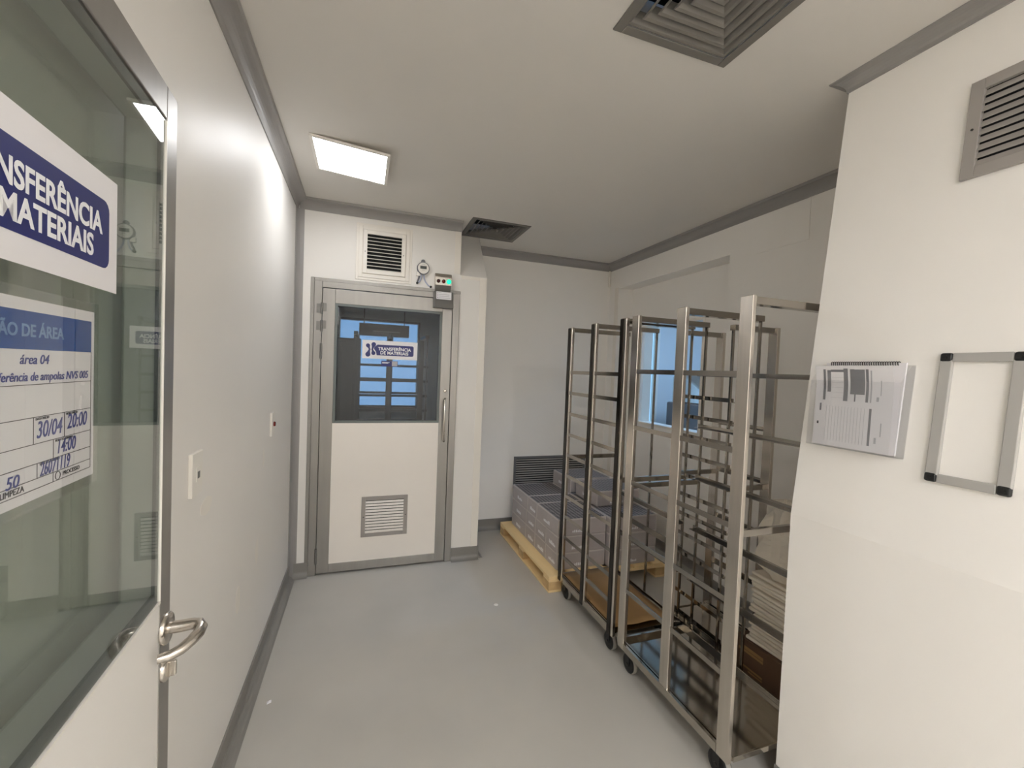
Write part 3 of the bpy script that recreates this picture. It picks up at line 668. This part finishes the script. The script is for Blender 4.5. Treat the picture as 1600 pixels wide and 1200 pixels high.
for x in (.004, .247): MB().box(x, x+.239, -.016, 0, .07, 1.78).build('darkening_cabinet_door', M['grey_machine'], cab, .003)
for x in (.225, .265): MB().tube([(x, -.03, .85), (x, -.03, 1.0)], .005, 8).build('handle', M['steel'], cab)
for x in (.03, .46):
    for y in (.03, .30): MB().lathe([(.018, 0), (.018, .05)], 'z', (x, y, 0), 12).build('foot', M['black'], cab)
hb = thing('ceiling_box', 'dark box hanging from the ceiling in front of the far daylight window', 'control box', (-.055, 4.85, 1.87))
MB().box(0, .52, 0, .10, 0, .13).build('housing', M['grey_machine'], hb, .004)
MB().box(.14, .42, -.004, 0, .045, .055).build('pale_strip', M['ink_light'], hb)
for x in (.05, .47): MB().tube([(x, .05, .13), (x, .05, CEIL-1.87)], .006, 8).build('hanger', M['alu_dark'], hb)
kc = MB(); n = 10
vs = []; 
for i in range(n+1):
    for j in range(n+1):
        vs.append((1.358+.37*i/n, 2.0+.655*j/n, .152+.003*math.sin(i*1.3)*math.cos(j*1.1)+(.006 if j in (0,) else 0)))
k0 = len(vs); vs += [(x, y, z-.004) for x, y, z in vs]
fs = []
for i in range(n):
    for j in range(n):
        q = (i*(n+1)+j, (i+1)*(n+1)+j, (i+1)*(n+1)+j+1, i*(n+1)+j+1); fs.append(q); fs.append(tuple(k0+t for t in q[::-1]))
ed = [i*(n+1) for i in range(n+1)] + [n*(n+1)+j for j in range(1, n+1)] + [i*(n+1)+n for i in range(n-1, -1, -1)] + [j for j in range(n-1, 0, -1)]
for a, b in zip(ed, ed[1:]+ed[:1]): fs.append((a, b, b+k0, a+k0))
kc.add(vs, fs, True)
tag(kc.build('cardboard_sheet', M['kraft']), 'brown kraft cardboard sheet lying on the bottom tray of the rack with painted reflections', 'cardboard')

# ------------------------------------------------------------------ carton, folded whites and bag on the rear rack
cb = thing('carton', 'dark brown printed carton on the floor behind the near rack', 'carton', (1.87, 1.26, 0))
MB().box(0, .36, 0, .415, 0, .236).build('box', M['carton_brown'], cb, .003)
for z, w_, h in ((.195, .11, .008), (.178, .14, .006), (.10, .12, .005), (.085, .08, .004)): MB().box(-.0006, 0, .25, .25+w_, z-h, z+h).build('print_line', M['kraft'], cb)
base = None
for i in range(17):
    z = .237+.0205*i
    if base is None:
        m = MB(); pts = []
        m.box(-.14, .14, -.15, .15, 0, .018)
        base = m.build('folded_white_cover', M['cloth'], None, .008, segs=3)
        tag(base, 'folded white cover in the pile on the brown carton', 'folded cover', 'folded white covers piled on the carton'); o = base
    else:
        o = base.copy(); COL.objects.link(o)
    o.location = (2.03+random.uniform(-.012, .012), 1.47+random.uniform(-.018, .018), z); o.rotation_euler = (0, 0, random.uniform(-.06, .06))
bg_ = MB(); nu, nv = 22, 14; vs = []
for j in range(nv+1):
    t = j/nv; z = .587+.36*t
    for i in range(nu):
        a = 2*math.pi*i/nu
        rr = (.19*(1-.45*t**2) if t < .98 else .06)*(1+.10*math.sin(5*a+6*t)+.07*math.sin(9*a-9*t)) * (.55+.45*min(1, t*4+.4))
        vs.append((2.03+rr*.85*math.cos(a)+.02*t, 1.46+rr*1.1*math.sin(a)+.05*t, z+.012*math.sin(7*a+3*t)*t))
fs = [(j*nu+i, j*nu+(i+1) % nu, (j+1)*nu+(i+1) % nu, (j+1)*nu+i) for j in range(nv) for i in range(nu)]
bg_.add(vs, fs, False); bg_.add(vs[:nu], [tuple(range(nu-1, -1, -1))]); bg_.add(vs[-nu:], [tuple(range(nu))])
tag(bg_.build('plastic_bag', M['bag']), 'crumpled white plastic bag on top of the folded white covers', 'bag')

# ------------------------------------------------------------------ pallet and cartons
pal = thing('pallet', 'pale wooden pallet under the stacked grey cartons', 'pallet', (1.27, 2.70, 0))
PW_, PL_ = 1.0, 1.13
for i in range(6):
    x = (PW_-.12)*i/5
    MB().box(x, x+.12, 0, PL_, .094, .114).build('deck_board', M['wood'], pal, .002)
for y in (0, PL_/2-.05, PL_-.1): MB().box(0, PW_, y, y+.1, .076, .094).build('stringer_board', M['wood'], pal, .002)
for y in (0, PL_/2-.05, PL_-.1):
    for x in (0, PW_/2-.05, PW_-.1): MB().box(x, x+.1, y, y+.1, .016, .076).build('block', M['wood_end'], pal, .002)
for x in (0, PW_/2-.05, PW_-.1): MB().box(x, x+.1, 0, PL_, 0, .016).build('bottom_board', M['wood'], pal, .002)
BH = .1245
def carton(label, x0, y0, lx, ly, tier, open_=True, writing='w'):
    z = .114+BH*tier
    r = thing('carton', label, 'carton', (x0, y0, z), group='grey cartons stacked on the pallet')
    g_ = .003
    MB().box(g_, lx-g_, g_, ly-g_, 0, BH-.012).build('box', M['carton'], r, .003)
    m = MB(); t = .005
    m.box(g_, lx-g_, g_, g_+t, BH-.012, BH-.002); m.box(g_, lx-g_, ly-g_-t, ly-g_, BH-.012, BH-.002); m.box(g_, g_+t, g_+t, ly-g_-t, BH-.012, BH-.002); m.box(lx-g_-t, lx-g_, g_+t, ly-g_-t, BH-.012, BH-.002)
    m.build('rim', M['carton_seam'], r)
    for x_, y_ in ((g_-.0005, g_-.0005), (g_-.0005, ly-g_-.0055), (lx-g_-.0055, g_-.0005)):
        bx(x_, x_+.006, y_, y_+.006, .002, BH-.012).build('corner_edge', M['carton_seam'], r)
    MB().box(g_+t, lx-g_-t, g_+t, ly-g_-t, BH-.012, BH-.005).build('cell_tray', M['cells'], r)
    q = MB(); px = g_-.0006
    if writing:
        yy_ = ly*.5 if ly > .3 else ly*.42; x_ = 0
        for k in range(9):
            h = random.uniform(.010, .024); q.box(px, px+.0007, yy_-.0125*k+.052, yy_-.0125*k+.060, .034, .034+h)
        q.box(px, px+.0007, yy_-.05, yy_+.06, .030, .0335)
        q.build('side_print', M['white_ink'], r)
        q = MB(); x_ = lx*.3
        for k in range(9):
            h = random.uniform(.012, .022); q.box(x_+.014*k, x_+.014*k+.010, g_-.0006, g_+.0001, .02, .02+h)
        q.build('front_print', M['white_ink'], r)
    return r
tn = ('bottom', 'second', 'third', 'fourth')
pn = ('nearest the racks', 'second from the racks', 'third from the racks', 'farthest from the racks')
for t in (0, 1):
    for i, (a, b) in enumerate(((2.775, 2.985), (2.985, 3.2), (3.2, 3.41), (3.41, 3.77))):
        carton(f'grey carton on the pallet, {tn[t]} layer of the corridor side, {pn[i]}', 1.36, a, .40, b-a, t)
for i, (a, b) in enumerate(((2.775, 3.18), (3.18, 3.385), (3.385, 3.77))):
    carton('grey carton on the pallet, top layer of the corridor side, '+('longest, nearest the racks', 'short, in the middle', 'farthest from the racks')[i], 1.36, a, .40, b-a, 2)
for t in (0, 1, 2):
    for i, (a, b) in enumerate(((2.73, 3.08), (3.08, 3.425), (3.425, 3.77))):
        carton(f'grey carton on the pallet, {tn[t]} layer of the wall side, '+('nearest the racks', 'in the middle', 'farthest from the racks')[i], 1.765, a, .42, b-a, t)
carton('grey carton on the pallet, topmost of the wall side towards the far wall', 1.77, 3.40, .40, .37, 3)
carton('grey carton on the pallet, topmost of the wall side in front of another', 1.80, 2.985, .40, .37, 3)

# ------------------------------------------------------------------ scraps on the floor
cp = MB().lathe([(0, .004), (.008, .004), (.012, .002), (.015, 0)], 'z', (.871, 2.653, 0), 18)
tag(cp.build('plastic_disc', M['plastic_white']), 'tiny pale plastic disc lying in the middle of the grey floor', 'litter')
ps = MB(); ps.add([(-.372, 2.132, 0), (-.354, 2.136, .003), (-.356, 2.15, .006), (-.375, 2.148, .002), (-.364, 2.142, .010)], [(0, 1, 4), (1, 2, 4), (2, 3, 4), (3, 0, 4), (0, 3, 2, 1)])
tag(ps.build('paper_scrap', M['paper']), 'crumpled white scrap on the floor near the left skirting', 'scrap')
